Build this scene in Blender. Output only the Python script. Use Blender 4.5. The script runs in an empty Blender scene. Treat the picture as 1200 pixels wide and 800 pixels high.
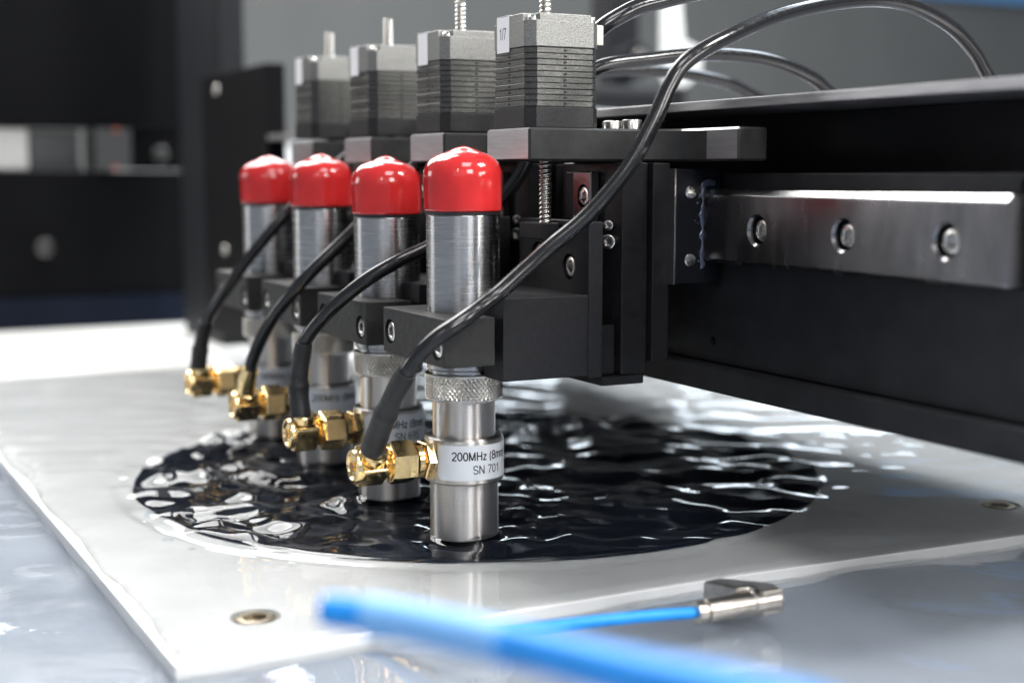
import bpy, bmesh, math, random
import numpy as np
from mathutils import Vector, Matrix, noise

random.seed(7)
S = 0.1                      # all numbers below are millimetres; 1 Blender unit = 10 mm
R = math.radians
scene = bpy.context.scene
COL = scene.collection
scene.unit_settings.scale_length = 0.01

# ------------------------------------------------------------------ camera
cam_d = bpy.data.cameras.new('camera')
cam = bpy.data.objects.new('camera', cam_d)
COL.objects.link(cam)
cam_d.sensor_width = 36.0
cam_d.lens = 49.41
cam.location = (26.488, -12.565, 7.669)
cam.rotation_euler = (R(90 - 6.787), 0, R(62.591))
cam_d.clip_start = 0.2
cam_d.clip_end = 1000
cam_d.dof.use_dof = True
cam_d.dof.focus_distance = 29.5
cam_d.dof.aperture_fstop = 0.106
cam_d.dof.aperture_blades = 0
scene.camera = cam

# ------------------------------------------------------------------ world, lamps, exposure
world = bpy.data.worlds.new('World')
scene.world = world
world.use_nodes = True
bg = world.node_tree.nodes['Background']
bg.inputs['Color'].default_value = (0.80, 0.88, 1.0, 1)
bg.inputs['Strength'].default_value = 0.30

def area(name, loc, target, sx, sy, power, col=(1, 1, 1), spread=180):
    d = bpy.data.lights.new(name, 'AREA')
    d.shape = 'RECTANGLE'
    d.size, d.size_y = sx * S, sy * S
    d.energy = power
    d.color = col
    d.spread = R(spread)
    o = bpy.data.objects.new(name, d)
    COL.objects.link(o)
    o.location = Vector(loc) * S
    v = Vector(target) - Vector(loc)
    o.rotation_euler = v.to_track_quat('-Z', 'Y').to_euler()
    return o

area('key_window', (430, 400, 640), (-20, 20, 0), 160, 160, 60000, (1.0, 0.985, 0.96))
area('ceiling_softbox', (-420, -60, 600), (-60, -10, 0), 300, 210, 38000, (1.0, 0.985, 0.96))
area('camera_side_lamp', (345, -285, 330), (0, 0, 50), 14, 110, 1400, (1.0, 0.985, 0.96))
area('left_panel_lamp', (-430, -400, 170), (0, 0, 70), 160, 120, 3000, (1.0, 0.99, 0.97))
area('right_fill_lamp', (380, -10, 240), (0, 20, 50), 110, 110, 5600, (1.0, 0.98, 0.95))  # added fill for the faces turned to the right
area('front_fill_lamp', (330, -40, 560), (130, 30, 0), 220, 220, 15000, (0.97, 0.98, 1.0))  # added fill over the table at the front right
area('right_fill_panel', (390, 240, 172), (-10, 20, 97), 140, 110, 7000, (1.0, 0.98, 0.95))  # added unseen panel that brightens the right sides of the motors
area('camera_fill_panel', (480, -330, 260), (0, 0, 40), 420, 300, 2200, (1.0, 0.98, 0.95))  # added dim fill behind the camera for the steel and rear labels
area('rear_window', (-120, 520, 620), (-60, 170, 0), 420, 160, 32000, (0.80, 0.90, 1.0))
area('low_fill_lamp', (-650, 470, 56), (0, 60, 40), 460, 84, 4600, (0.80, 0.90, 1.0))  # added lamp hidden behind the beam, puts pale streaks on the water
area('far_table_lamp', (-500, 60, 345), (-240, 20, 10), 460, 290, 34000, (1.0, 0.99, 0.97))
area('back_wall_lamp', (-330, 340, 400), (-700, 320, 150), 150, 150, 5000, (1.0, 0.99, 0.95))

vs = scene.view_settings
vs.view_transform = 'Standard'
vs.look = 'None'
vs.exposure = 0.0
vs.gamma = 1.0
vs.use_curve_mapping = False
scene.cycles.max_bounces = 8
scene.cycles.transparent_max_bounces = 12
scene.cycles.caustics_reflective = False
scene.cycles.caustics_refractive = True      # the wet plate is lit through the water
scene.cycles.sample_clamp_indirect = 24.0
scene.cycles.blur_glossy = 0.5
scene.cycles.use_denoising = True

# ------------------------------------------------------------------ materials
def new_mat(name):
    m = bpy.data.materials.new(name)
    m.use_nodes = True
    return m, m.node_tree.nodes, m.node_tree.links, m.node_tree.nodes['Principled BSDF']

def mat(name, col, rough=0.4, metal=0.0, spec=0.5, bump=0.0, bscale=20.0, bdist=0.02, rvar=0.0, rscale=8.0,
        cvar=0.0, cscale=4.0, stretch=(1, 1, 1), coat=0.0, aniso=0.0, axis=None):
    m, N, L, p = new_mat(name)
    p.inputs['Base Color'].default_value = (*col, 1)
    p.inputs['Roughness'].default_value = rough
    p.inputs['Metallic'].default_value = metal
    p.inputs['Specular IOR Level'].default_value = spec
    p.inputs['Coat Weight'].default_value = coat
    p.inputs['Coat Roughness'].default_value = 0.05
    tc = N.new('ShaderNodeTexCoord')
    mp = N.new('ShaderNodeMapping')
    mp.inputs['Scale'].default_value = stretch
    L.new(tc.outputs['Object'], mp.inputs['Vector'])
    if bump:
        n = N.new('ShaderNodeTexNoise'); n.inputs['Scale'].default_value = bscale; n.inputs['Detail'].default_value = 4
        b = N.new('ShaderNodeBump'); b.inputs['Strength'].default_value = bump; b.inputs['Distance'].default_value = bdist
        L.new(mp.outputs[0], n.inputs['Vector']); L.new(n.outputs['Fac'], b.inputs['Height']); L.new(b.outputs[0], p.inputs['Normal'])
    if rvar:
        n = N.new('ShaderNodeTexNoise'); n.inputs['Scale'].default_value = rscale; n.inputs['Detail'].default_value = 5
        r = N.new('ShaderNodeMapRange')
        r.inputs['From Min'].default_value = 0.3; r.inputs['From Max'].default_value = 0.7
        r.inputs['To Min'].default_value = max(0.02, rough - rvar); r.inputs['To Max'].default_value = min(1, rough + rvar)
        L.new(mp.outputs[0], n.inputs['Vector']); L.new(n.outputs['Fac'], r.inputs['Value']); L.new(r.outputs[0], p.inputs['Roughness'])
    if cvar:
        n = N.new('ShaderNodeTexNoise'); n.inputs['Scale'].default_value = cscale; n.inputs['Detail'].default_value = 6
        r = N.new('ShaderNodeMapRange')
        r.inputs['From Min'].default_value = 0.3; r.inputs['From Max'].default_value = 0.7
        r.inputs['To Min'].default_value = 1 - cvar; r.inputs['To Max'].default_value = 1 + cvar
        mx = N.new('ShaderNodeVectorMath'); mx.operation = 'SCALE'
        mx.inputs[0].default_value = col
        L.new(mp.outputs[0], n.inputs['Vector']); L.new(n.outputs['Fac'], r.inputs['Value']); L.new(r.outputs[0], mx.inputs['Scale'])
        L.new(mx.outputs[0], p.inputs['Base Color'])
    if aniso:
        p.inputs['Anisotropic'].default_value = aniso
        t = N.new('ShaderNodeTangent'); t.direction_type = 'RADIAL'; t.axis = axis or 'Z'; p.inputs['Anisotropic Rotation'].default_value = 0.25
        L.new(t.outputs[0], p.inputs['Tangent'])
    return m

M = {}
M['anod'] = mat('black_anodised', (0.009, 0.009, 0.0105), 0.42, 0.0, 0.22, bump=0.25, bscale=60, bdist=0.006, rvar=0.08, rscale=6, cvar=0.25, cscale=5)
M['anod_matt'] = mat('black_bead_blasted', (0.010, 0.010, 0.012), 0.5, 0.0, 0.3, bump=0.45, bscale=110, bdist=0.008, rvar=0.06, cvar=0.3, cscale=7)
M['anod_edge'] = mat('grey_milled_aluminium', (0.20, 0.195, 0.20), 0.36, 0.85, 0.5, bump=0.15, bscale=30, bdist=0.004, stretch=(0.2, 0.2, 3), rvar=0.06, cvar=0.15, cscale=6)
M['matt_black'] = mat('matt_black_paint', (0.005, 0.005, 0.006), 0.6, 0.0, 0.08, cvar=0.3)
M['anod_grey'] = mat('grey_black_anodised', (0.024, 0.0235, 0.023), 0.5, 0.0, 0.3, bump=0.45, bscale=90, bdist=0.006, rvar=0.06, cvar=0.2, cscale=6)
M['void'] = mat('black_paint', (0.008, 0.008, 0.010), 0.6, 0.0, 0.3, cvar=0.3)
M['gantry'] = mat('black_powder_coat', (0.018, 0.0185, 0.021), 0.45, 0.0, 0.22, bump=0.3, bscale=70, bdist=0.006, rvar=0.1, rscale=2, cvar=0.3, cscale=1.2)
M['pale_metal'] = mat('pale_aluminium', (0.40, 0.39, 0.40), 0.42, 0.9, 0.5, bump=0.15, bscale=30, bdist=0.003, stretch=(0.2, 0.2, 3), rvar=0.06, cvar=0.12, cscale=6)
M['steel'] = mat('turned_stainless', (0.47, 0.465, 0.462), 0.25, 1.0, bump=0.006, bscale=4, bdist=0.001, stretch=(0.3, 0.3, 60), rvar=0.04, rscale=2, cvar=0.06, cscale=1.5, aniso=0.95)
M['steel_satin'] = mat('satin_stainless', (0.62, 0.59, 0.56), 0.36, 1.0, bump=0.006, bscale=4, bdist=0.001, stretch=(0.3, 0.3, 60), rvar=0.04, rscale=2, cvar=0.06, cscale=1.5, aniso=0.95)
M['knurl'] = mat('knurled_stainless', (0.62, 0.59, 0.54), 0.28, 1.0, bump=0.1, bscale=30, bdist=0.004)
M['rail'] = mat('ground_rail_steel', (0.22, 0.215, 0.22), 0.24, 1.0, bump=0.01, bscale=10, bdist=0.001, stretch=(2, 1, 0.6), rvar=0.05, rscale=1.2, cvar=0.2, cscale=0.9)
M['lit_rail_edge'] = mat('rail_edge_highlight', (0.62, 0.62, 0.62), 0.25, 1.0)
M['screw'] = mat('zinc_screw', (0.62, 0.60, 0.57), 0.26, 1.0, bump=0.15, bscale=30, bdist=0.006, cvar=0.2, cscale=12)
M['black_screw'] = mat('black_oxide_screw', (0.10, 0.10, 0.10), 0.32, 0.9, cvar=0.2)
M['gold'] = mat('gold_plating', (0.94, 0.70, 0.35), 0.20, 1.0, bump=0.12, bscale=14, bdist=0.006, rvar=0.08, rscale=9, cvar=0.12, cscale=9)
M['gold_dark'] = mat('recess_gold', (0.45, 0.22, 0.09), 0.35, 1.0)
M['red'] = mat('red_vinyl', (0.56, 0.024, 0.024), 0.13, 0.0, 0.5, bump=0.10, bscale=2.6, bdist=0.03, cvar=0.12, cscale=2, coat=0.35)
M['rubber'] = mat('black_rubber_seam', (0.012, 0.012, 0.012), 0.45)
M['cable'] = mat('black_cable_jacket', (0.012, 0.012, 0.013), 0.17, 0.0, 0.55, bump=0.05, bscale=25, bdist=0.01, rvar=0.08, rscale=10)
M['shrink'] = mat('heat_shrink', (0.019, 0.019, 0.021), 0.5, 0.0, 0.4, bump=0.35, bscale=12, bdist=0.02, cvar=0.2)
M['label'] = mat('satin_silver_label', (0.72, 0.74, 0.77), 0.42, 0.25, 0.5, bump=0.05, bscale=20, bdist=0.004)
M['ink'] = mat('black_ink', (0.009, 0.009, 0.0105), 0.5)
M['sticker'] = mat('white_sticker', (0.88, 0.88, 0.88), 0.5, bump=0.05, bscale=20)
M['motor_cast'] = mat('motor_cast_metal', (0.25, 0.25, 0.238), 0.40, 0.9, 0.5, bump=0.8, bscale=42, bdist=0.012, cvar=0.35, cscale=30)
M['motor_lam'] = mat('motor_lamination_steel', (0.105, 0.105, 0.10), 0.36, 0.9, 0.5, bump=0.7, bscale=36, bdist=0.010, rvar=0.1, cvar=0.35, cscale=26)
M['motor_black'] = mat('motor_black_flange', (0.042, 0.042, 0.043), 0.42, 0.85, 0.5, bump=0.8, bscale=40, bdist=0.012, cvar=0.35, cscale=30)
M['lead'] = mat('lead_screw_steel', (0.60, 0.57, 0.53), 0.25, 1.0)
M['ivory'] = mat('ivory_plastic', (0.62, 0.58, 0.50), 0.4)
M['plastic'] = mat('black_plastic', (0.006, 0.0065, 0.009), 0.35, 0.0, 0.2, bump=0.15, bscale=30, bdist=0.006)
M['wafer'] = mat('dark_polished_wafer', (0.015, 0.019, 0.030), 0.14, 0.0, 0.22)
M['blue'] = mat('blue_polyurethane_tube', (0.012, 0.28, 0.82), 0.45, 0.0, 0.4, cvar=0.08)
M['blue_highlight'] = mat('pale_hose_highlight', (0.20, 0.46, 0.86), 0.5, 0.0, 0.4)
M['nickel'] = mat('nickel_fitting', (0.50, 0.465, 0.42), 0.32, 1.0, bump=0.2, bscale=9, bdist=0.02, cvar=0.2, cscale=5)
M['greywall'] = mat('grey_wall_paint', (0.115, 0.117, 0.112), 0.6, cvar=0.06, cscale=0.2)
M['blackwall'] = mat('black_cabinet_paint', (0.003, 0.0032, 0.004), 0.55, 0.0, 0.06, cvar=0.3, cscale=0.15, rvar=0.1, rscale=0.3)
M['navy'] = mat('navy_plinth', (0.004, 0.007, 0.016), 0.5, 0.0, 0.1)
M['post'] = mat('grey_profile', (0.018, 0.019, 0.022), 0.5, 0.0, 0.15, cvar=0.1)
M['white'] = mat('white_painted_metal', (0.80, 0.80, 0.78), 0.5)
M['pale_grey'] = mat('pale_grey_paint', (0.36, 0.36, 0.35), 0.5)
M['grey_block'] = mat('dark_grey_plastic', (0.035, 0.036, 0.038), 0.5)
M['orange'] = mat('orange_plastic', (0.30, 0.06, 0.03), 0.4)
M['brass'] = mat('old_brass_screw', (0.42, 0.36, 0.28), 0.35, 1.0, cvar=0.3, cscale=6)

def plate_material():
    m, N, L, p = new_mat('white_plate')
    tc = N.new('ShaderNodeTexCoord')
    n = N.new('ShaderNodeTexNoise'); n.inputs['Scale'].default_value = 0.5; n.inputs['Detail'].default_value = 7
    L.new(tc.outputs['Object'], n.inputs['Vector'])
    cr = N.new('ShaderNodeValToRGB')
    cr.color_ramp.elements[0].position = 0.3; cr.color_ramp.elements[0].color = (0.74, 0.74, 0.73, 1)
    cr.color_ramp.elements[1].position = 0.7; cr.color_ramp.elements[1].color = (0.84, 0.84, 0.83, 1)
    L.new(n.outputs['Fac'], cr.inputs[0]); L.new(cr.outputs[0], p.inputs['Base Color'])
    n2 = N.new('ShaderNodeTexNoise'); n2.inputs['Scale'].default_value = 22; n2.inputs['Detail'].default_value = 3
    L.new(tc.outputs['Object'], n2.inputs['Vector'])
    b = N.new('ShaderNodeBump'); b.inputs['Strength'].default_value = 0.15; b.inputs['Distance'].default_value = 0.01
    L.new(n2.outputs['Fac'], b.inputs['Height']); L.new(b.outputs[0], p.inputs['Normal'])
    p.inputs['Roughness'].default_value = 0.42
    p.inputs['Metallic'].default_value = 0.1
    return m
M['plate'] = plate_material()

def table_material():
    m, N, L, p = new_mat('wet_table')
    tc = N.new('ShaderNodeTexCoord')
    n = N.new('ShaderNodeTexNoise'); n.inputs['Scale'].default_value = 0.22; n.inputs['Detail'].default_value = 5
    n.inputs['Distortion'].default_value = 0.6
    L.new(tc.outputs['Object'], n.inputs['Vector'])
    cr = N.new('ShaderNodeValToRGB')
    cr.color_ramp.elements[0].position = 0.32; cr.color_ramp.elements[0].color = (0.44, 0.485, 0.56, 1)
    cr.color_ramp.elements[1].position = 0.68; cr.color_ramp.elements[1].color = (0.54, 0.585, 0.66, 1)
    L.new(n.outputs['Fac'], cr.inputs[0]); L.new(cr.outputs[0], p.inputs['Base Color'])
    rr = N.new('ShaderNodeMapRange'); rr.inputs['To Min'].default_value = 0.08; rr.inputs['To Max'].default_value = 0.26
    L.new(n.outputs['Fac'], rr.inputs['Value']); L.new(rr.outputs[0], p.inputs['Roughness'])
    n2 = N.new('ShaderNodeTexNoise'); n2.inputs['Scale'].default_value = 1.1; n2.inputs['Detail'].default_value = 3
    L.new(tc.outputs['Object'], n2.inputs['Vector'])
    b = N.new('ShaderNodeBump'); b.inputs['Strength'].default_value = 0.5; b.inputs['Distance'].default_value = 0.08
    L.new(n2.outputs['Fac'], b.inputs['Height']); L.new(b.outputs[0], p.inputs['Normal'])
    return m
M['table'] = table_material()

def water_material(name, tint):
    m, N, L, p = new_mat(name)
    N.remove(p)
    out = N['Material Output']
    t = N.new('ShaderNodeBsdfTransparent'); t.inputs['Color'].default_value = (*tint, 1)
    g = N.new('ShaderNodeBsdfGlossy'); g.inputs['Roughness'].default_value = 0.02
    f = N.new('ShaderNodeFresnel'); f.inputs['IOR'].default_value = 1.36
    mx = N.new('ShaderNodeMixShader')
    tc = N.new('ShaderNodeTexCoord')
    n = N.new('ShaderNodeTexNoise'); n.inputs['Scale'].default_value = 2.2; n.inputs['Detail'].default_value = 2
    L.new(tc.outputs['Object'], n.inputs['Vector'])
    b = N.new('ShaderNodeBump'); b.inputs['Strength'].default_value = 0.10; b.inputs['Distance'].default_value = 0.05
    L.new(n.outputs['Fac'], b.inputs['Height'])
    L.new(b.outputs[0], g.inputs['Normal']); L.new(b.outputs[0], f.inputs['Normal'])
    ge = N.new('ShaderNodeNewGeometry')                  # light coming up through the film is not trapped by it
    inv = N.new('ShaderNodeMath'); inv.operation = 'SUBTRACT'; inv.inputs[0].default_value = 1.0
    mu = N.new('ShaderNodeMath'); mu.operation = 'MULTIPLY'
    L.new(ge.outputs['Backfacing'], inv.inputs[1]); L.new(f.outputs[0], mu.inputs[0]); L.new(inv.outputs[0], mu.inputs[1])
    L.new(mu.outputs[0], mx.inputs[0]); L.new(t.outputs[0], mx.inputs[1]); L.new(g.outputs[0], mx.inputs[2])
    L.new(mx.outputs[0], out.inputs['Surface'])
    return m
def clear_water():
    m, N, L, p = new_mat('clear_water')
    N.remove(p)
    g = N.new('ShaderNodeBsdfGlass'); g.inputs['IOR'].default_value = 1.34; g.inputs['Roughness'].default_value = 0.0
    g.inputs['Color'].default_value = (0.97, 0.98, 0.985, 1)
    tc = N.new('ShaderNodeTexCoord')
    n = N.new('ShaderNodeTexNoise'); n.inputs['Scale'].default_value = 2.2; n.inputs['Detail'].default_value = 2
    L.new(tc.outputs['Object'], n.inputs['Vector'])
    b = N.new('ShaderNodeBump'); b.inputs['Strength'].default_value = 0.10; b.inputs['Distance'].default_value = 0.05
    L.new(n.outputs['Fac'], b.inputs['Height']); L.new(b.outputs[0], g.inputs['Normal'])
    L.new(g.outputs[0], N['Material Output'].inputs['Surface'])
    return m
M['water'] = clear_water()
M['drop'] = water_material('water_bead', (0.93, 0.95, 0.96))
M['grease'] = mat('blue_grey_grease', (0.045, 0.055, 0.085), 0.12, 0.0, 0.6, bump=0.3, bscale=12, bdist=0.03)

# ------------------------------------------------------------------ mesh helpers (mm in, bmesh out)
def axis_matrix(axis):
    if axis == 'X': return Matrix.Rotation(R(90), 4, 'Y')
    if axis == 'Y': return Matrix.Rotation(R(-90), 4, 'X')
    return Matrix.Identity(4)

class MB:
    def __init__(s): s.bm = bmesh.new()
    def _add(s, t):
        me = bpy.data.meshes.new('tmp'); t.to_mesh(me); t.free(); s.bm.from_mesh(me); bpy.data.meshes.remove(me)
    def box(s, x0, x1, y0, y1, z0, z1, bevel=0.3, mtx=None, seg=2):
        t = bmesh.new(); bmesh.ops.create_cube(t, size=1)
        for v in t.verts:
            v.co = Vector(((x0 + x1) / 2 + v.co.x * (x1 - x0), (y0 + y1) / 2 + v.co.y * (y1 - y0), (z0 + z1) / 2 + v.co.z * (z1 - z0)))
        if bevel: bmesh.ops.bevel(t, geom=t.edges[:], offset=bevel, segments=seg, profile=0.5, affect='EDGES', clamp_overlap=True)
        if mtx: bmesh.ops.transform(t, matrix=mtx, verts=t.verts[:])
        s._add(t); return s
    def lathe(s, prof, seg=48, center=(0, 0, 0), axis='Z', mtx=None, phase=0.0):
        """prof: list of (radius, height); radius 0 closes with a point"""
        t = bmesh.new(); rings = []
        for r, h in prof:
            if r <= 1e-6: rings.append([t.verts.new((0, 0, h))])
            else: rings.append([t.verts.new((r * math.cos(2 * math.pi * k / seg + phase), r * math.sin(2 * math.pi * k / seg + phase), h)) for k in range(seg)])
        for a, b in zip(rings[:-1], rings[1:]):
            if len(a) == 1 and len(b) == 1: continue
            for k in range(seg):
                k2 = (k + 1) % seg
                if len(a) == 1: t.faces.new((a[0], b[k2], b[k]))
                elif len(b) == 1: t.faces.new((a[k], a[k2], b[0]))
                else: t.faces.new((a[k], a[k2], b[k2], b[k]))
        if len(rings[0]) > 1: t.faces.new(list(reversed(rings[0])))
        if len(rings[-1]) > 1: t.faces.new(rings[-1])
        bmesh.ops.recalc_face_normals(t, faces=t.faces[:])
        bmesh.ops.transform(t, matrix=Matrix.Translation(Vector(center)) @ axis_matrix(axis), verts=t.verts[:])
        if mtx: bmesh.ops.transform(t, matrix=mtx, verts=t.verts[:])
        s._add(t); return s
    def cyl(s, r, h0, h1, center=(0, 0, 0), axis='Z', seg=32, ch=0.0, mtx=None, phase=0.0):
        p = [(r, h0), (r, h1)] if not ch else [(r - ch, h0), (r, h0 + ch), (r, h1 - ch), (r - ch, h1)]
        return s.lathe(p, seg, center, axis, mtx, phase)
    def prism(s, poly, z0, z1, bevel=0.0, mtx=None, seg=2):
        t = bmesh.new()
        a = [t.verts.new((x, y, z0)) for x, y in poly]; b = [t.verts.new((x, y, z1)) for x, y in poly]
        n = len(poly)
        t.faces.new(list(reversed(a))); t.faces.new(b)
        for k in range(n): t.faces.new((a[k], a[(k + 1) % n], b[(k + 1) % n], b[k]))
        bmesh.ops.recalc_face_normals(t, faces=t.faces[:])
        if bevel:
            es = [e for e in t.edges if len(e.link_faces) == 2 and e.calc_face_angle() > R(35)]
            bmesh.ops.bevel(t, geom=es, offset=bevel, segments=seg, profile=0.5, affect='EDGES', clamp_overlap=True)
        if mtx: bmesh.ops.transform(t, matrix=mtx, verts=t.verts[:])
        s._add(t); return s
    def tube(s, path, rad, seg=16, caps=True):
        """path: list of points, rad: number or one radius per point"""
        P = [Vector(p) for p in path]; n = len(P)
        rr = [rad] * n if isinstance(rad, (int, float)) else rad
        t = bmesh.new(); rings = []
        T = [(P[min(i + 1, n - 1)] - P[max(i - 1, 0)]).normalized() for i in range(n)]
        u = T[0].orthogonal().normalized()
        for i in range(n):
            u = (u - T[i] * u.dot(T[i])).normalized(); w = T[i].cross(u)
            rings.append([t.verts.new(P[i] + (u * math.cos(2 * math.pi * k / seg) + w * math.sin(2 * math.pi * k / seg)) * rr[i]) for k in range(seg)])
        for a, b in zip(rings[:-1], rings[1:]):
            for k in range(seg): t.faces.new((a[k], a[(k + 1) % seg], b[(k + 1) % seg], b[k]))
        if caps: t.faces.new(list(reversed(rings[0]))); t.faces.new(rings[-1])
        bmesh.ops.recalc_face_normals(t, faces=t.faces[:])
        s._add(t); return s
    def mesh(s, name, sharp=32):
        for f in s.bm.faces: f.smooth = True
        for e in s.bm.edges:
            e.smooth = not (len(e.link_faces) == 2 and e.calc_face_angle() > R(sharp))
        for v in s.bm.verts: v.co *= S
        me = bpy.data.meshes.new(name); s.bm.to_mesh(me); s.bm.free()
        return me
    def build(s, name, m, parent=None, sharp=32):
        return link(name, s.mesh(name, sharp), m, parent)

def weigh(o):
    w = o.modifiers.new('weighted_normals', 'WEIGHTED_NORMAL'); w.keep_sharp = True; w.weight = 100

def link(name, me, m, parent=None, loc=None):
    o = bpy.data.objects.new(name, me)
    if m is not None:
        me.materials.clear(); me.materials.append(m)
    COL.objects.link(o)
    if parent is not None: o.parent = parent
    if m is not None and me.polygons and len(me.polygons) < 4000: weigh(o)
    if loc is not None: o.location = Vector(loc) * S
    return o

def cut(o, cutter):
    """subtract the cutter (an MB) from the object's mesh for good"""
    c = cutter.build('cutter', M['void']); c.modifiers.clear(); o.modifiers.clear()
    bpy.context.view_layer.update()
    md = o.modifiers.new('cut', 'BOOLEAN'); md.operation = 'DIFFERENCE'; md.solver = 'EXACT'; md.object = c
    c.matrix_world = o.matrix_world
    dg = bpy.context.evaluated_depsgraph_get()
    dg.update()
    me = bpy.data.meshes.new_from_object(o.evaluated_get(dg))
    o.modifiers.clear()
    old = o.data; mts = list(old.materials); nm = old.name
    o.data = me; me.name = nm
    me.materials.clear()
    for q in mts: me.materials.append(q)
    bm = bmesh.new(); bm.from_mesh(me)
    for f in bm.faces: f.smooth = True
    for e in bm.edges: e.smooth = not (len(e.link_faces) == 2 and e.calc_face_angle() > R(32))
    bm.to_mesh(me); bm.free()
    weigh(o)
    cm = c.data
    bpy.data.objects.remove(c); bpy.data.meshes.remove(cm)
    bpy.data.meshes.remove(old)
    return o

def thing(name, label, cat, loc, group=None):
    o = bpy.data.objects.new(name, None); COL.objects.link(o)
    o.empty_display_size = 0.3
    o.location = Vector(loc) * S
    o['label'] = label; o['category'] = cat
    if group: o['group'] = group
    return o

def tag(o, label, cat, group=None, kind=None):
    o['label'] = label
    if cat: o['category'] = cat
    if group: o['group'] = group
    if kind: o['kind'] = kind
    return o

def structure(o, label):
    o['kind'] = 'structure'; o['label'] = label
    return o

def copy_thing(root, loc, label):
    r = root.copy(); COL.objects.link(r); r.location = Vector(loc) * S; r['label'] = label
    for ch in root.children:
        c = ch.copy(); COL.objects.link(c); c.parent = r
        for g in ch.children:
            d = g.copy(); COL.objects.link(d); d.parent = c
    return r

def spline(pts, n=12):
    P = [Vector(p) for p in pts]; P = [P[0] * 2 - P[1]] + P + [P[-1] * 2 - P[-2]]
    out = []
    for i in range(1, len(P) - 2):
        for k in range(n):
            t = k / n
            a, b, c, d = P[i - 1], P[i], P[i + 1], P[i + 2]
            out.append(0.5 * ((2 * b) + (c - a) * t + (2 * a - 5 * b + 4 * c - d) * t * t + (3 * b - a - 3 * c + d) * t ** 3))
    out.append(P[-2])
    return out

def arc(cx, cy, rx, ry, a0, a1, n=14):
    return [(cx + rx * math.cos(R(a0 + (a1 - a0) * k / n)), cy + ry * math.sin(R(a0 + (a1 - a0) * k / n))) for k in range(n + 1)]
GLYPH = {                    # strokes on a cap height of 1: (advance, [polyline, ...])
    '0': (.66, [arc(.30, .5, .24, .455, 90, 450, 28)]),
    '1': (.66, [[(.12, .74), (.28, .82), (.37, 1.0)], [(.37, 1.0), (.37, 0)]]),
    '2': (.66, [arc(.30, .70, .24, .255, 170, -30, 14) + [(.10, .10), (.05, .045)], [(.04, .045), (.56, .045)]]),
    '5': (.66, [[(.52, .955), (.15, .955), (.09, .50)], [(.09, .50)] + arc(.29, .33, .25, .285, 135, -150, 16)]),
    '6': (.66, [arc(.30, .31, .24, .265, 0, 360, 22), arc(.36, .44, .30, .515, 65, 185, 12)]),
    '7': (.66, [[(.04, .955), (.57, .955)], [(.57, .955), (.40, .66), (.28, .32), (.23, 0)]]),
    '8': (.66, [arc(.30, .735, .20, .22, 0, 360, 22), arc(.30, .275, .24, .23, 0, 360, 22)]),
    '9': (.66, [arc(.30, .69, .24, .265, 0, 360, 22), arc(.24, .56, .30, .515, -115, 5, 12)]),
    'M': (.92, [[(.09, 0), (.09, 1)], [(.09, .96), (.41, .04)], [(.41, .04), (.73, .96)], [(.73, 1), (.73, 0)]]),
    'H': (.80, [[(.09, 0), (.09, 1)], [(.64, 0), (.64, 1)], [(.09, .52), (.64, .52)]]),
    'N': (.80, [[(.09, 0), (.09, 1)], [(.09, .97), (.64, .03)], [(.64, 0), (.64, 1)]]),
    'S': (.74, [arc(.35, .72, .25, .235, 15, 270, 16) + arc(.35, .265, .27, .22, 90, -165, 16)]),
    'z': (.54, [[(.05, .66), (.44, .66)], [(.44, .66), (.05, .045)], [(.03, .045), (.47, .045)]]),
    'm': (.90, [[(.08, 0), (.08, .72)], arc(.25, .48, .17, .215, 180, 0, 10) + [(.42, 0)], arc(.59, .48, .17, .215, 180, 0, 10) + [(.76, 0)]]),
    '(': (.36, [arc(.42, .38, .32, .66, 125, 235, 12)]),
    ')': (.36, [arc(-.10, .38, .32, .66, 55, -55, 12)]),
    '/': (.34, [[(.02, -.02), (.28, 1.0)]]),
    ' ': (.34, []),
}
def text_mesh(txt, size, weight=0.105):
    """flat letters of the given cap height, laid out from x = 0"""
    V, F, x = [], [], 0.0
    for ch in txt:
        adv, strokes = GLYPH[ch]
        for st in strokes:
            n = len(st); base = len(V)
            for k in range(n):
                p0, p1 = st[max(k - 1, 0)], st[min(k + 1, n - 1)]
                dx, dy = p1[0] - p0[0], p1[1] - p0[1]; l = math.hypot(dx, dy) or 1
                nx, ny = -dy / l * weight / 2, dx / l * weight / 2
                V += [((x + st[k][0] + nx) * size, (st[k][1] + ny) * size, 0), ((x + st[k][0] - nx) * size, (st[k][1] - ny) * size, 0)]
            for k in range(n - 1):
                a = base + 2 * k; F.append((a, a + 1, a + 3, a + 2))
        x += adv
    me = bpy.data.meshes.new('lettering'); me.from_pydata(V, [], F); me.update()
    return me

def hexa(r): return [(r * math.cos(math.pi / 3 * k + math.pi / 6), r * math.sin(math.pi / 3 * k + math.pi / 6)) for k in range(6)]

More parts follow.
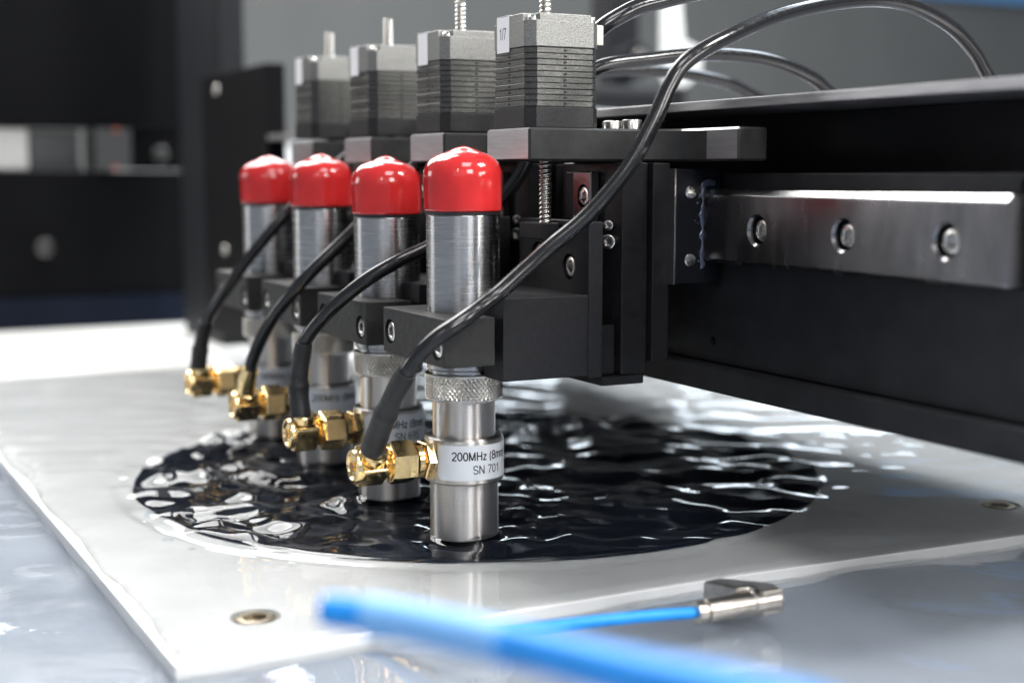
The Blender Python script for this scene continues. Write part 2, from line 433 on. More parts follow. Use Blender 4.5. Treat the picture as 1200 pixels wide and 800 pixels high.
# socket screw head lying along +Z, its top at z = 0 (a real hexagon socket)
def socket_screw_mesh(r=2.0, h=2.4, name='cap_screw'):
    b = MB(); t = bmesh.new(); seg = 36
    hx = 0.56 * r
    def ring(f, z): return [t.verts.new((*f(2 * math.pi * k / seg), z)) for k in range(seg)]
    circ = lambda q: (lambda a: (q * math.cos(a), q * math.sin(a)))
    def hexr(q):
        def f(a):
            m = ((a + math.pi / 6) % (math.pi / 3)) - math.pi / 6
            d = q * math.cos(math.pi / 6) / math.cos(m)
            return (d * math.cos(a), d * math.sin(a))
        return f
    rg = [ring(circ(r), -h), ring(circ(r), -0.35), ring(circ(r - 0.12), -0.1), ring(circ(r - 0.35), 0), ring(hexr(hx + 0.15), 0), ring(hexr(hx), -0.15), ring(hexr(hx), -1.3)]
    for a, c in zip(rg[:-1], rg[1:]):
        for k in range(seg): t.faces.new((a[k], a[(k + 1) % seg], c[(k + 1) % seg], c[k]))
    t.faces.new(rg[-1]); t.faces.new(list(reversed(rg[0])))
    bmesh.ops.recalc_face_normals(t, faces=t.faces[:])
    b._add(t)
    return b.mesh(name, 30)
SCREW = socket_screw_mesh(); SCREW.materials.append(M['screw'])
SCREW_B = socket_screw_mesh(2.2, 3.0); SCREW_B.materials.append(M['black_screw'])

SCREW_P = socket_screw_mesh(2.0, 2.4); SCREW_P.materials.append(M['brass'])

def place_screw(name, me, parent, loc, facing, scale=1.0, m=None, roll=0.0):
    o = bpy.data.objects.new(name, me); COL.objects.link(o); o.parent = parent
    o.location = Vector(loc) * S
    q = Vector((0, 0, 1)).rotation_difference(Vector(facing))
    o.rotation_mode = 'QUATERNION'
    from mathutils import Quaternion
    o.rotation_quaternion = q @ Quaternion((0, 0, 1), roll)
    o.scale = (scale,) * 3
    return o

# ------------------------------------------------------------------ setting: table, plate, wafer, water, walls
TABLE_Z = -7.6
PLATE_Z = -2.6
DISC = (-64.8, 35.6, 89.0)

b = MB(); b.box(-749, 420, -420, 1100, TABLE_Z - 20, TABLE_Z, 0)
structure(b.build('table', M['table']), 'wet blue-grey table under the plate')

b = MB(); b.box(-517, -318, -420, 700, TABLE_Z + 0.04, TABLE_Z + 1.2, 0.4)
structure(b.build('white_floor_panel', M['white']), 'white floor panel on the table in front of the black cabinet')

plate = thing('base_plate', 'white rectangular metal plate lying on the wet table under the dark disc', 'plate', (0, 0, PLATE_Z))
b = MB(); b.prism([(43.9, -72.8), (43.5, 37), (47.0, 114), (50, 210), (-300, 210), (-300, -77), (-144, -75)], TABLE_Z - PLATE_Z + 0.02, 0, 0.5)
slab = b.build('slab', M['plate'], plate)
PS = [(26.5, -54.0), (28.5, 127)]
c = MB()
for x, y in PS: c.lathe([(2.6, -6), (2.6, -2.4), (4.6, -0.4), (4.6, 1)], 40, (x, y, 0))
cut(slab, c)
for i, (x, y) in enumerate(PS):
    place_screw('countersunk_screw', SCREW_P, plate, (x, y, -0.25), (0, 0, 1), 1.95, roll=0.4 + i)

b = MB(); b.lathe([(DISC[2] - 0.6, 0), (DISC[2], 0.3), (DISC[2] - 0.5, 0.75), (0, 0.75)], 160, (0, 0, 0))
wafer = b.build('wafer_disc', M['wafer'])
wafer.location = Vector((DISC[0], DISC[1], PLATE_Z + 0.01)) * S
tag(wafer, 'large dark polished disc lying under rippling water on the white plate', 'disc')

UNITS = [0.0, -41.5, -86.0, -130.5]

def water():
    edge = [(42.9, -71.3), (42.2, -45), (42.9, -15), (42.3, 15), (42.6, 45), (43.9, 75), (45.6, 113), (47.5, 165), (30, 206), (-60, 208), (-200, 207),
            (-290, 160), (-296, 40), (-290, -68), (-240, -74.2), (-190, -73.2), (-140, -73.9), (-110, -72.2), (-80, -73.0), (-50, -71.4), (-20, -72.1), (10, -70.6), (30, -71.6)]
    P = np.array([(p.x, p.y) for p in spline([(x, y, 0) for x, y in edge + edge[:1]], 8)])[:-1]
    rng = np.random.default_rng(3)
    P += rng.normal(0, 0.16, P.shape)
    step = 0.85
    xs = np.arange(-300, 54, step); ys = np.arange(-78, 212, step)
    gx, gy = np.meshgrid(xs, ys, indexing='ij')
    q = np.stack([gx.ravel(), gy.ravel()], 1)
    A = P; B = np.roll(P, -1, 0); d = B - A; dd = (d ** 2).sum(1)
    best = np.full(len(q), 1e9); near = np.zeros_like(q); inside = np.zeros(len(q), bool)
    for a, bb, dv, l2 in zip(A, B, d, dd):
        t = np.clip(((q - a) @ dv) / l2, 0, 1)
        pr = a + t[:, None] * dv
        ds = ((q - pr) ** 2).sum(1)
        m = ds < best
        best[m] = ds[m]; near[m] = pr[m]
        cr = (a[1] > q[:, 1]) != (bb[1] > q[:, 1])
        with np.errstate(divide='ignore', invalid='ignore'):
            xi = (bb[0] - a[0]) * (q[:, 1] - a[1]) / (bb[1] - a[1]) + a[0]
        inside ^= cr & (q[:, 0] < xi)
    sd = np.sqrt(best) * np.where(inside, 1, -1)
    keep = sd > -step
    snap = keep & (sd < 0.0)
    q[snap] = near[snap]; sd[snap] = 0
    x, y = q[:, 0], q[:, 1]
    # waves: rings spreading from the four probes + wind-like chop, strongest over the disc
    rd = np.hypot(x - DISC[0], y - DISC[1])
    over = 1 / (1 + np.exp((rd - DISC[2] - 1) / 3.0))
    far = 1 / (1 + np.exp((x + 75) / 16))
    left = 1 / (1 + np.exp((x + 0.9 * y + 35) / 14))
    calm = 1 / (1 + np.exp((y + 40 + 0.25 * np.minimum(x + 60, 0)) / 5))
    right = 1 / (1 + np.exp(-(x + 0.5 * y + 10) / 18))
    amp = (0.50 + 0.24 * left + 0.24 * right) * over + 0.05 - 0.038 / (1 + np.exp(-(x + 2) / 6)) + (0.34 * far + 0.0) * (1 - calm)
    w = np.zeros(len(q))
    for k, ux in enumerate(UNITS):
        r = np.hypot(x - ux - 0.5, y)
        w += 0.55 * np.sin(2 * np.pi * (r / 11.0) + 1.3 * k + 0.9 * np.sin(x * 0.09 + y * 0.05 + k)) * np.exp(-r / 55)
    for lam, th, a0, ph in [(29, 2.62, 1.0, 0), (21, 2.3, .75, 1.1), (16, 2.95, .62, 2.2), (12.5, 2.55, .36, .4), (38, 1.9, .8, 2.0), (10.2, 2.1, .15, 1.0), (7.2, 2.75, .05, 4.0), (17, 1.3, .35, 5.1)]:
        kx, ky = math.cos(th) / lam, math.sin(th) / lam
        warp = 1.7 * np.sin(x * 0.043 + 2.1 * ph + 0.9 * np.sin(y * 0.06)) + 1.6 * np.sin(y * 0.051 + ph + 0.8 * np.sin(x * 0.07)) + 0.5 * np.sin((x + y) * 0.13 + ph)
        gate = 0.55 + 0.45 * np.sin(x * 0.037 * (1 + 0.2 * ph) + y * 0.03 + 5 * ph)
        s_ = np.sin(2 * np.pi * (x * kx + y * ky) + ph + warp)
        w += a0 * gate * (s_ + 0.28 * np.cos(4 * np.pi * (x * kx + y * ky) + 2 * ph + 2 * warp))
    w = w * amp
    contact = np.zeros(len(q))
    for ux in UNITS:
        r = np.hypot(x - ux - 0.5, y)
        contact += 2.1 * np.exp(-np.maximum(r - 7.2, 0) / 1.7)
    top = np.where(rd < DISC[2] + 4, 0.0, 0.0)
    level = -0.25 - PLATE_Z + w + contact
    away = np.clip((rd - DISC[2] - 1.5) / 3.5, 0, 1); away = away * away * (3 - 2 * away)
    shallow = np.clip((x + 150 + 0.6 * np.maximum(-y, 0)) / 60, 0, 1) * np.clip((60 - y) / 60 + (x + 20) / 40, 0, 1)
    level = level * (1 - 0.68 * away * shallow) 
    ang = np.arctan2(y - DISC[1], x - DISC[0])
    rim = 0.30 + 0.35 * np.sin(17 * ang + 2 * np.sin(5 * ang)) + 0.25 * np.sin(31 * ang + 1.0) + 0.2 * np.sin(9 * ang + 2) - 0.15
    level += rim * np.clip(1 - np.abs(rd - DISC[2] + 1.5) / 5.5, 0, 1) * (0.25 + 0.75 * left)
    h = PLATE_Z + 0.02 + level * np.sqrt(np.clip(1 - np.exp(-np.maximum(sd, 0) / 1.0), 0, 1))
    hd = PLATE_Z + 0.80                                             # never below the disc
    h = np.where((rd < DISC[2] + 0.3) & (h < hd), hd, h)
    ix = -np.ones(len(q), int); ix[keep] = np.arange(keep.sum())
    nx, ny = gx.shape
    I = np.arange(nx * ny).reshape(nx, ny)
    a, b_, c_, d_ = I[:-1, :-1].ravel(), I[1:, :-1].ravel(), I[1:, 1:].ravel(), I[:-1, 1:].ravel()
    ok = keep[a] & keep[b_] & keep[c_] & keep[d_]
    near_c = np.zeros(len(a), bool)
    cx, cy = x[a], y[a]
    for ux in UNITS: near_c |= np.hypot(cx - ux - 0.1, cy + 0.4) < 5.5
    ok &= ~near_c
    ok &= ~((sd[a] == 0) & (sd[b_] == 0) & (sd[c_] == 0) & (sd[d_] == 0))
    F = np.stack([ix[a], ix[b_], ix[c_], ix[d_]], 1)[ok]
    V = np.stack([x, y, h], 1)[keep] * S
    me = bpy.data.meshes.new('water')
    me.vertices.add(len(V)); me.vertices.foreach_set('co', V.astype(np.float32).ravel())
    me.loops.add(len(F) * 4); me.loops.foreach_set('vertex_index', F.astype(np.int32).ravel())
    me.polygons.add(len(F))
    me.polygons.foreach_set('loop_start', (np.arange(len(F)) * 4).astype(np.int32))
    me.update(calc_edges=True); me.validate()
    me.polygons.foreach_set('use_smooth', [True] * len(me.polygons))
    o = link('water', me, M['water'])
    structure(o, 'rippling film of water over the dark disc and the white plate')
water()

def bath():
    step = 2.0
    xs = np.arange(-314, 250, step); ys = np.arange(-290, 430, step)
    x, y = [g.ravel() for g in np.meshgrid(xs, ys, indexing='ij')]
    h = np.full(len(x), -4.7)
    for lam, th, a0, ph in [(62, 0.3, .30, 0), (41, 1.4, .22, 1.0), (29, 2.5, .15, 2.2), (21, 0.9, .08, .7), (15, 2.0, .04, 3.1)]:
        warp = 1.4 * np.sin(x * 0.021 + 2 * ph) + 1.3 * np.sin(y * 0.026 + ph)
        h += a0 * np.sin(2 * np.pi * (x * math.cos(th) + y * math.sin(th)) / lam + ph + warp)
    nx, ny = len(xs), len(ys)
    I = np.arange(nx * ny).reshape(nx, ny)
    q = np.stack([I[:-1, :-1].ravel(), I[1:, :-1].ravel(), I[1:, 1:].ravel(), I[:-1, 1:].ravel()], 1)
    cx, cy = x[q[:, 0]] + 1, y[q[:, 0]] + 1
    q = q[~((cx > -296) & (cx < 41.5) & (cy > -71) & (cy < 206))]        # the plate stands here
    me = bpy.data.meshes.new('bath_water')
    me.from_pydata((np.stack([x, y, h], 1) * S).tolist(), [], q.tolist())
    bm = bmesh.new(); bm.from_mesh(me)
    bmesh.ops.delete(bm, geom=[v for v in bm.verts if not v.link_faces], context='VERTS')
    for f in bm.faces: f.smooth = True
    bm.to_mesh(me); bm.free()
    structure(link('bath_water', me, M['water']), 'shallow water standing on the table round the plate')
bath()

def drop(x, y, r, h, label):
    b = MB()
    prof = [(r, 0), (r * 0.97, h * 0.3), (r * 0.82, h * 0.65), (r * 0.5, h * 0.92), (0, h)]
    b.lathe(prof, 24)
    for v in b.bm.verts:
        n = 1 + 0.18 * noise.noise(Vector((v.co.x * 0.7 + x, v.co.y * 0.7 + y, 0)))
        v.co.x *= n * 1.25; v.co.y *= n * 0.9
    o = b.build('water_droplet', M['drop'], sharp=80)
    o.location = Vector((x, y, PLATE_Z + 0.02)) * S
    tag(o, label, 'droplet', 'water beads on the dry plate')
drop(-54.5, -52.6, 2.2, 1.1, 'largest water bead, touching the near edge of the dark disc')
drop(-33.5, -54.9, 1.4, 0.7, 'small water bead on the white plate just below the largest bead')
drop(-24.2, -52.1, 1.0, 0.5, 'smallest water bead on the white plate, nearest the plate corner')

# walls
def slab_obj(name, m, x0, x1, y0, y1, z0, z1, label=None, bevel=0.0, parent=None):
    o = MB().box(x0, x1, y0, y1, z0, z1, bevel).build(name, m, parent)
    if label: structure(o, label)
    return o
slab_obj('back_wall', M['greywall'], -770, -750, -300, 1400, -30, 700, 'plain grey rear wall of the enclosure')
slab_obj('bounce_panel', M['white'], -749.5, -744, 82, 1200, TABLE_Z + 0.02, 98, 'added white bounce panel low on the rear wall, hidden behind the beam')  # added out of sight so the ripples have something pale to reflect
cab = thing('cabinet', 'black cabinet with a long horizontal slot at the left behind the post', 'cabinet', (-520, 0, 0))
def cabpart(name, m, x0, x1, y0, y1, z0, z1, bevel=0.8):
    return MB().box(x0, x1, y0, y1, z0, z1, bevel).build(name, m, cab)
cabpart('upper_panel', M['blackwall'], -14, 0, -330, 80, 101, 240)
cabpart('lower_panel', M['blackwall'], -14, 0, -330, 79, 11, 78.5)
cabpart('plinth', M['navy'], -14, 2.5, -330, 78, TABLE_Z + 0.05, 10.6)
cabpart('shelf', M['grey_block'], -60, -14.3, -330, 79, 74, 78.2)
cabpart('white_box', M['pale_grey'], -40, -2, -330, -7, 79, 100.5)
cabpart('bracket_frame', M['grey_block'], -30, -6, -6, 20, 79, 100)
cabpart('bracket_lip', M['post'], -6, -1, -6, 20, 78.9, 81.5)
cabpart('connector_block', M['grey_block'], -30, 3, 27, 46, 78.9, 101)
cabpart('slot_cover', M['blackwall'], -14, -3, 46.3, 79, 78.8, 100.7)
for x, y, z in ((3.2, 38, 100), (3.2, 37, 80.0)):
    MB().lathe([(1.0, 0), (1.3, 1), (0.8, 2), (0, 2.2)], 16, (x, y, z), 'X').build('indicator_cap', M['orange'], cab)
place_screw('panel_screw', SCREW_B, cab, (3.0, -1.0, 37.5), (1, 0, 0), 2.2)
place_screw('panel_screw', SCREW_B, cab, (0.5, 63.0, 87.5), (1, 0, 0), 2.0)

post = thing('aluminium_post', 'grey upright profile between the black cabinet and the gantry end', 'post', (-375, 70, TABLE_Z))
MB().box(-100, -27, -8, 6, 0.05, 420, 1.2).build('profile', M['post'], post)
MB().box(-26.8, -24, -7, -5, 0.05, 420, 0.3).build('shadow_gap_strip', M['void'], post)  # dark strip stands for the shaded gap beside the post

# ------------------------------------------------------------------ gantry beam and linear rail
beam = thing('gantry_beam', 'black box beam carrying the probes, running across the right', 'gantry', (0, 54, 30))
def gp(name, m, x0, x1, y0, y1, z0, z1, bevel=0.4, parent=beam):
    return MB().box(x0, x1, y0 - 54, y1 - 54, z0 - 30, z1 - 30, bevel).build(name, m, parent)
front = gp('front_panel', M['gantry'], -287.8, 106, 54, 60, 35.8, 76.9, 0.4)
cc = MB()
cc.cyl(1.0, -3, 3, (14, 0, 10.4), 'Y', 20)
cc.cyl(2.2, -3, 5, (100.8, 0, 44.6), 'Y', 20)
cut(front, cc)
gp('lower_lip', M['gantry'], -287.8, 106, 50.5, 60, 30, 35.6, 0.5)
gp('top_plate', M['pale_metal'], -287.8, 108, 50, 150, 90.1, 92.2, 0.35)
gp('rear_panel', M['gantry'], -287.8, 106, 144, 150, 30, 89.9, 0.4)
gp('bottom_plate', M['void'], -287.8, 106, 60.2, 143.8, 31, 33, 0.2)
gp('inner_web', M['void'], -287.8, 102, 74, 78, 33.2, 89.9, 0.2)
gp('end_wall', M['anod_edge'], 102.2, 105.6, 52, 143.8, 77.1, 89.9, 0.3)
gp('end_plate', M['matt_black'], -386, -288, 50, 58, 4, 121, 0.8)
for x, z in ((-360, 114), (-352, 43), (-350, 31)):
    place_screw('end_screw', SCREW, beam, (x, 49.2 - 54, z - 30), (0, -1, 0), 1.05)

rail = thing('linear_rail', 'steel guide rail with three countersunk screws on the black beam', 'rail', (62, 48, 65.8))
z0, z1 = 58.2 - 65.8, 73.6 - 65.8
prof = [(0, z0 + 0.7), (0.7, z0), (5.95, z0), (5.95, z1), (1.35, z1), (0, z1 - 1.35)]         # (depth, height)
b = MB()
b.prism(prof, -60, 39.6, 0.25, Matrix(((0, 0, 1, 0), (1, 0, 0, 0), (0, 1, 0, 0), (0, 0, 0, 1))), seg=1)
body = b.build('rail_bar', M['rail'], rail)
cc = MB()
HX = [36.6 - 62, 62.4 - 62, 88.3 - 62]
for x in HX: cc.lathe([(2.75, 4.8), (2.75, 0.5), (3.35, -0.1), (3.35, -1)], 40, (x, 0, -0.35), 'Y')
cut(body, cc)
body.data.materials.append(M['lit_rail_edge'])
for p in body.data.polygons:
    if p.normal.y < -0.55 and p.normal.z > 0.55 and p.area > 0.3: p.material_index = 1  # chamfer coloured lighter for the overhead light it catches
for i, x in enumerate(HX):
    place_screw('rail_screw', SCREW, rail, (x, 1.3, -0.35), (0, -1, 0), 1.15, roll=i)

slider = thing('rail_slider', 'black bearing block on the steel rail with greased end cap', 'slider', (0, 46, 65.7))
MB().box(-20, 14.6, -4.5, 7.5, -11.9, 11.9, 0.4).build('bearing_body', M['anod'], slider)
capo = MB().box(14.8, 18, -4.9, 6.5, -12.2, 12.1, 0.45).build('end_cap', M['plastic'], slider)
MB().box(14.7, 18.15, -5.35, -4.93, -12.2, 12.1, 0.08).build('edge_glint', M['screw'], slider)  # bright strip added as the highlight along the end cap's bevelled edge
def phil():
    b = MB()
    b.lathe([(1.5, -1), (1.5, -0.25), (1.2, 0.15), (0, 0.35)], 24)
    o = b.mesh('cross_screw'); o.materials.append(M['screw']); return o
PH = phil()
for z in (7.2, -7.1):
    place_screw('cap_screw', PH, slider, (18.15, -1.1, z), (1, 0, 0), 1.0)
b = MB(); rnd = random.Random(4)
def blob(bm_, x, y, z, r, sc=(1, 1, 1)):
    t = bmesh.new(); bmesh.ops.create_icosphere(t, subdivisions=2, radius=r)
    for v in t.verts:
        v.co *= 1 + 0.3 * noise.noise(v.co * (1.3 / r) + Vector((x, y, z)))
        v.co = Vector((v.co.x * sc[0] + x, v.co.y * sc[1] + y, v.co.z * sc[2] + z))
    bm_._add(t)
GP = spline([(18.05, 1.9 + 0.25 * math.sin(k * 1.7), -9.0 + k * 1.1) for k in range(17)] + [(18.05, 3.2, 9.2), (18.05, 5.0, 9.0)], 8)
b.tube(GP, [0.5 + 0.30 * noise.noise(p * 0.5) + 0.10 * noise.noise(p * 1.3) + 0.2 * max(0, (p.z - 6) / 4) for p in GP], 12)
for v in b.bm.verts:
    v.co.x = 18.0 + (v.co.x - 18.05) * 0.45
    v.co.y += 0.5 * noise.noise(v.co * 0.8)
for k in range(10):
    blob(b, 18.02, 1.0 + rnd.uniform(-1.4, 0.2), rnd.uniform(-9, 10), rnd.uniform(.12, .28), (.5, 1, 1.2))
b.build('grease', M['grease'], slider, 80)

# ------------------------------------------------------------------ one probe station: frame, carriage, motor, transducer, coax
def make_frame():
    t = thing('stage_frame', '', 'stage', (1.25, 33, 60), 'fixed frames of the four probe stages')
    def L(x, y, z): return (x - 1.25, y - 33, z - 60)
    poly = [(-8.2, 9.8), (11.2, 9.8), (11.2, 34)]
    for k in range(1, 9):                                           # inside corner fillet towards the flange
        a = math.pi - (math.pi / 2) * k / 8
        poly.append((23.2 + 12 * math.cos(a), 34 + 11 * math.sin(a)))
    poly += [(33.8, 45.2), (33.8, 52.5), (-7.6, 52.5)]
    poly = [(x - 1.25, y - 33) for x, y in poly]
    m = MB().prism(poly, 79.35 - 60, 86.1 - 60, 0.45, seg=1).build('motor_mount', M['anod_grey'], t)
    m.data.materials.append(M['pale_metal'])
    for p in m.data.polygons:
        if (p.normal.y < -0.9 and p.center.y < -2.2) or (p.normal.y < -0.5 and p.normal.z > 0.5 and p.center.x > 1.5) or (p.normal.y < -0.85 and p.center.x > 2.6): p.material_index = 1  # faces turned forward get the paler metal
    place_screw('mount_screw', SCREW, t, L(4.5, 38.5, 88.3), (0, 0, 1), 1.1)
    place_screw('mount_screw', SCREW, t, L(-3.5, 38.5, 88.3), (0, 0, 1), 1.1)
    MB().box(-12.5, 12.6, 30.4 - 33, 36.8 - 33, 34.5 - 60, 79.1 - 60, 0.35).build('back_plate', M['anod'], t)
    MB().box(-12.9, 14.2, 37.0 - 33, 41.3 - 33, 37 - 60, 79.0 - 60, 0.3).build('adapter_plate', M['anod'], t)
    MB().box(-9, 12.9, 25.6 - 33, 36.0 - 33, 32.4 - 60, 34.3 - 60, 0.25).build('foot_tab', M['anod'], t)
    r = MB().box(-2.7 - 1.25, 4.9 - 1.25, 28 - 33, 30.2 - 33, 36 - 60, 77.2 - 60, 0.35).build('vertical_rail', M['rail'], t)
    c = MB()
    for z in (72.0, 57.0, 42.0): c.cyl(2.5, -1.0, 1.7, (1.7 - 1.25, 28 - 33, z - 60), 'Y', 28)
    cut(r, c)
    for z in (72.0, 57.0, 42.0):
        s = place_screw('rail_screw', SCREW, r, L(1.7, 28.2, z), (0, -1, 0), 1.05)
    MB().box(-8, -2.9, 28.6 - 33, 30.2 - 33, 36 - 60, 77 - 60, 0.2).build('side_strip', M['void'], t)
    for z in (66.0, 62.5):
        place_screw('stop_screw', SCREW, t, L(10.8, 28.9, z), (0.7, -0.7, 0), 0.8 if z < 64 else 0.55)
    MB().box(9.6, 11.0, 26.2 - 33, 29.8 - 33, 34.6 - 60, 45 - 60, 0.2).build('limit_flag', M['anod'], t)
    return t

def make_carriage():
    t = thing('probe_carriage', '', 'carriage', (1.25, 0, 35.5), 'moving carriages that clamp the probes')
    X, Z = 1.25, 35.5
    jaw = MB().box(-14.5 - X, 17 - X, -12, -0.9, 38.8 - Z, 48.5 - Z, 0.3).build('clamp_jaw', M['anod_grey'], t)
    c = MB(); c.cyl(7.78, 0, 30, (0.5 - X, 0, 0), 'Z', 72)
    SP = [(-10.7 - X, 43.5 - Z), (13.4 - X, 42.7 - Z)]
    for x, z in SP: c.cyl(2.65, -2, 2.6, (x, -12, z), 'Y', 36)
    cut(jaw, c)
    for i, (x, z) in enumerate(SP):
        place_screw('clamp_screw', SCREW, jaw, (x, -11.75, z), (0, -1, 0), 1.08, roll=0.3 + i)
    blk = MB().box(-14.5 - X, 17 - X, 0.9, 20.6, 35.3 - Z, 52.1 - Z, 0.3).build('clamp_block', M['anod_matt'], t)
    c = MB(); c.cyl(7.78, -10, 30, (0.5 - X, 0, 0), 'Z', 72)
    cut(blk, c)
    pl = MB().box(-14 - X, 16.7 - X, 20.75, 24.2, 34.8 - Z, 67.0 - Z, 0.3).build('slide_plate', M['anod_matt'], t)
    c = MB()
    CP = [(-5.3 - X, 59.4 - Z), (8.4 - X, 57.4 - Z)]
    for x, z in CP: c.cyl(2.75, -1, 2.6, (x, 20.75, z), 'Y', 36)
    cut(pl, c)
    for i, (x, z) in enumerate(CP):
        place_screw('slide_screw', SCREW, pl, (x, 21.1, z), (0, -1, 0), 1.12, roll=0.8 + i)
    nut = MB().box(-5.6 - X, 4.6 - X, 16.3, 20.6, 63.0 - Z, 66.4 - Z, 0.25).build('lead_nut', M['anod'], t)
    MB().box(-7 - X, 8 - X, 24.4, 27.8, 38 - Z, 66 - Z, 0.3).build('rail_runner', M['screw'], t)
    return t

def make_motor():
    t = thing('stepper_motor', '', 'motor', (1.2, 19, 86.15), 'stepper motors on top of the stages')
    Zb = 86.15
    def octo(h, ch): return [(-h + ch, -h), (h - ch, -h), (h, -h + ch), (h, h - ch), (h - ch, h), (-h + ch, h), (-h, h - ch), (-h, -h + ch)]
    H, C = 8.65, 1.9
    MB().prism(octo(H, C), 0, 4.2, 0.15).build('mounting_flange', M['motor_black'], t)
    n = 10; z = 4.28; dz = (16.25 - z) / n
    for k in range(n):
        hk = H - 0.08 - random.uniform(0, 0.12)
        o = MB().prism(octo(hk, C + 0.1), z + k * dz, z + (k + 1) * dz - 0.06, 0.10, seg=1).build('lamination', M['motor_lam'], t)
    MB().prism(octo(H - 0.35, C + 0.2), 4.0, 16.5, 0).build('stator_core', M['void'], t)
    nb = MB()
    for k in range(n):
        zc = z + (k + 0.5) * dz
        nb.box(-0.28, 0.28, -H - 0.02, -H + 0.3, zc - 0.18, zc + 0.18, 0)
        nb.box(H - 0.3, H + 0.02, -0.3, 0.3, zc - 0.18, zc + 0.18, 0)
    nb.build('slot_marks', M['void'], t)['kind'] = 'stuff'
    bell = MB()
    bell.prism(octo(H, C), 16.3, 21.6, 0.2)
    bell.prism([(-H + 2.6, -H + .02), (H - 2.6, -H + .02), (H - 2.6, -H + 2.4), (H - .02, -H + 2.6), (H - .02, H - 2.6), (H - 2.6, H - 2.6), (H - 2.6, H - .02), (-H + 2.6, H - .02), (-H + 2.6, H - 2.6), (-H + .02, H - 2.6), (-H + .02, -H + 2.6), (-H + 2.6, -H + 2.4)], 21.4, 23.0, 0.2)
    bell.build('end_bell', M['motor_cast'], t)
    for sx in (-1, 1):
        for sy in (-1, 1):
            MB().lathe([(1.15, 0), (1.15, 0.6), (0.75, 1.0), (0, 1.1)], 20, (sx * 6.7, sy * 6.7, 21.6)).build('corner_screw', M['screw'], t)
    st = MB(); st.box(-5.2, 0.3, -H - 0.14, -H - 0.02, 15.6, 22.9, 0.04)
    st.box(-5.2, 0.3, -H - 0.14, -H + 2.2, 23.02, 23.12, 0.03)
    st.build('sticker', M['sticker'], t)
    MB().box(-4, 3, H + 0.02, H + 2.6, 17.2, 21.8, 0.3).build('cable_socket', M['ivory'], t)
    # lead screw through the whole motor: a real helical thread
    s = MB(); tb = bmesh.new(); seg = 14; pitch = 1.0; za, zb_ = -20.6, 30.5; nr = int((zb_ - za) / pitch * 8)
    rings = []
    for i in range(nr + 1):
        zz = za + (zb_ - za) * i / nr; ring = []
        for k in range(seg):
            ph = (zz / pitch - k / seg) % 1.0
            r = 1.02 + 0.42 * (1 - abs(2 * ph - 1)) ** 0.8
            a = 2 * math.pi * k / seg
            ring.append(tb.verts.new((r * math.cos(a), r * math.sin(a), zz)))
        rings.append(ring)
    for a, b_ in zip(rings[:-1], rings[1:]):
        for k in range(seg): tb.faces.new((a[k], a[(k + 1) % seg], b_[(k + 1) % seg], b_[k]))
    tb.faces.new(rings[-1]); tb.faces.new(list(reversed(rings[0])))
    bmesh.ops.recalc_face_normals(tb, faces=tb.faces[:]); s._add(tb)
    s.build('lead_screw', M['lead'], t, 60)
    return t

VIEW = R(-25.4)              # the sticker faces roughly this way round the barrel
def curved_label(r, a0, a1, z0, z1, rc, thick):
    b = MB(); t = bmesh.new(); n = 48; m = 10
    g = []
    for i in range(n + 1):
        a = a0 + (a1 - a0) * i / n
        e = min(i, n - i) / n * (a1 - a0) * r
        ins = rc - math.sqrt(max(0, rc * rc - (rc - e) ** 2)) if e < rc else 0
        col = []
        for j in range(m + 1):
            z = z0 + ins + (z1 - z0 - 2 * ins) * j / m
            col.append(t.verts.new(((r + thick) * math.cos(a), (r + thick) * math.sin(a), z)))
        g.append(col)
    for i in range(n):
        for j in range(m): t.faces.new((g[i][j], g[i + 1][j], g[i + 1][j + 1], g[i][j + 1]))
    ed = [e for e in t.edges if e.is_boundary]
    ex = bmesh.ops.extrude_edge_only(t, edges=ed)
    for v in ex['geom']:
        if isinstance(v, bmesh.types.BMVert):
            k = (r - 0.05) / math.hypot(v.co.x, v.co.y); v.co.x *= k; v.co.y *= k
    bmesh.ops.recalc_face_normals(t, faces=t.faces[:]); b._add(t)
    return b
def wrap_text(txt, size, r, a_start, z, name, parent, weight=0.105):
    me = text_mesh(txt, size, weight)
    bm = bmesh.new(); bm.from_mesh(me)
    bmesh.ops.subdivide_edges(bm, edges=[e for e in bm.edges if e.calc_length() > 0.4], cuts=2)
    for v in bm.verts:
        a = a_start + v.co.x / r
        v.co = Vector((r * math.cos(a), r * math.sin(a), z + v.co.y)) * S
    bmesh.ops.recalc_face_normals(bm, faces=bm.faces[:])
    bm.to_mesh(me); bm.free()
    return link(name, me, M['ink'], parent)

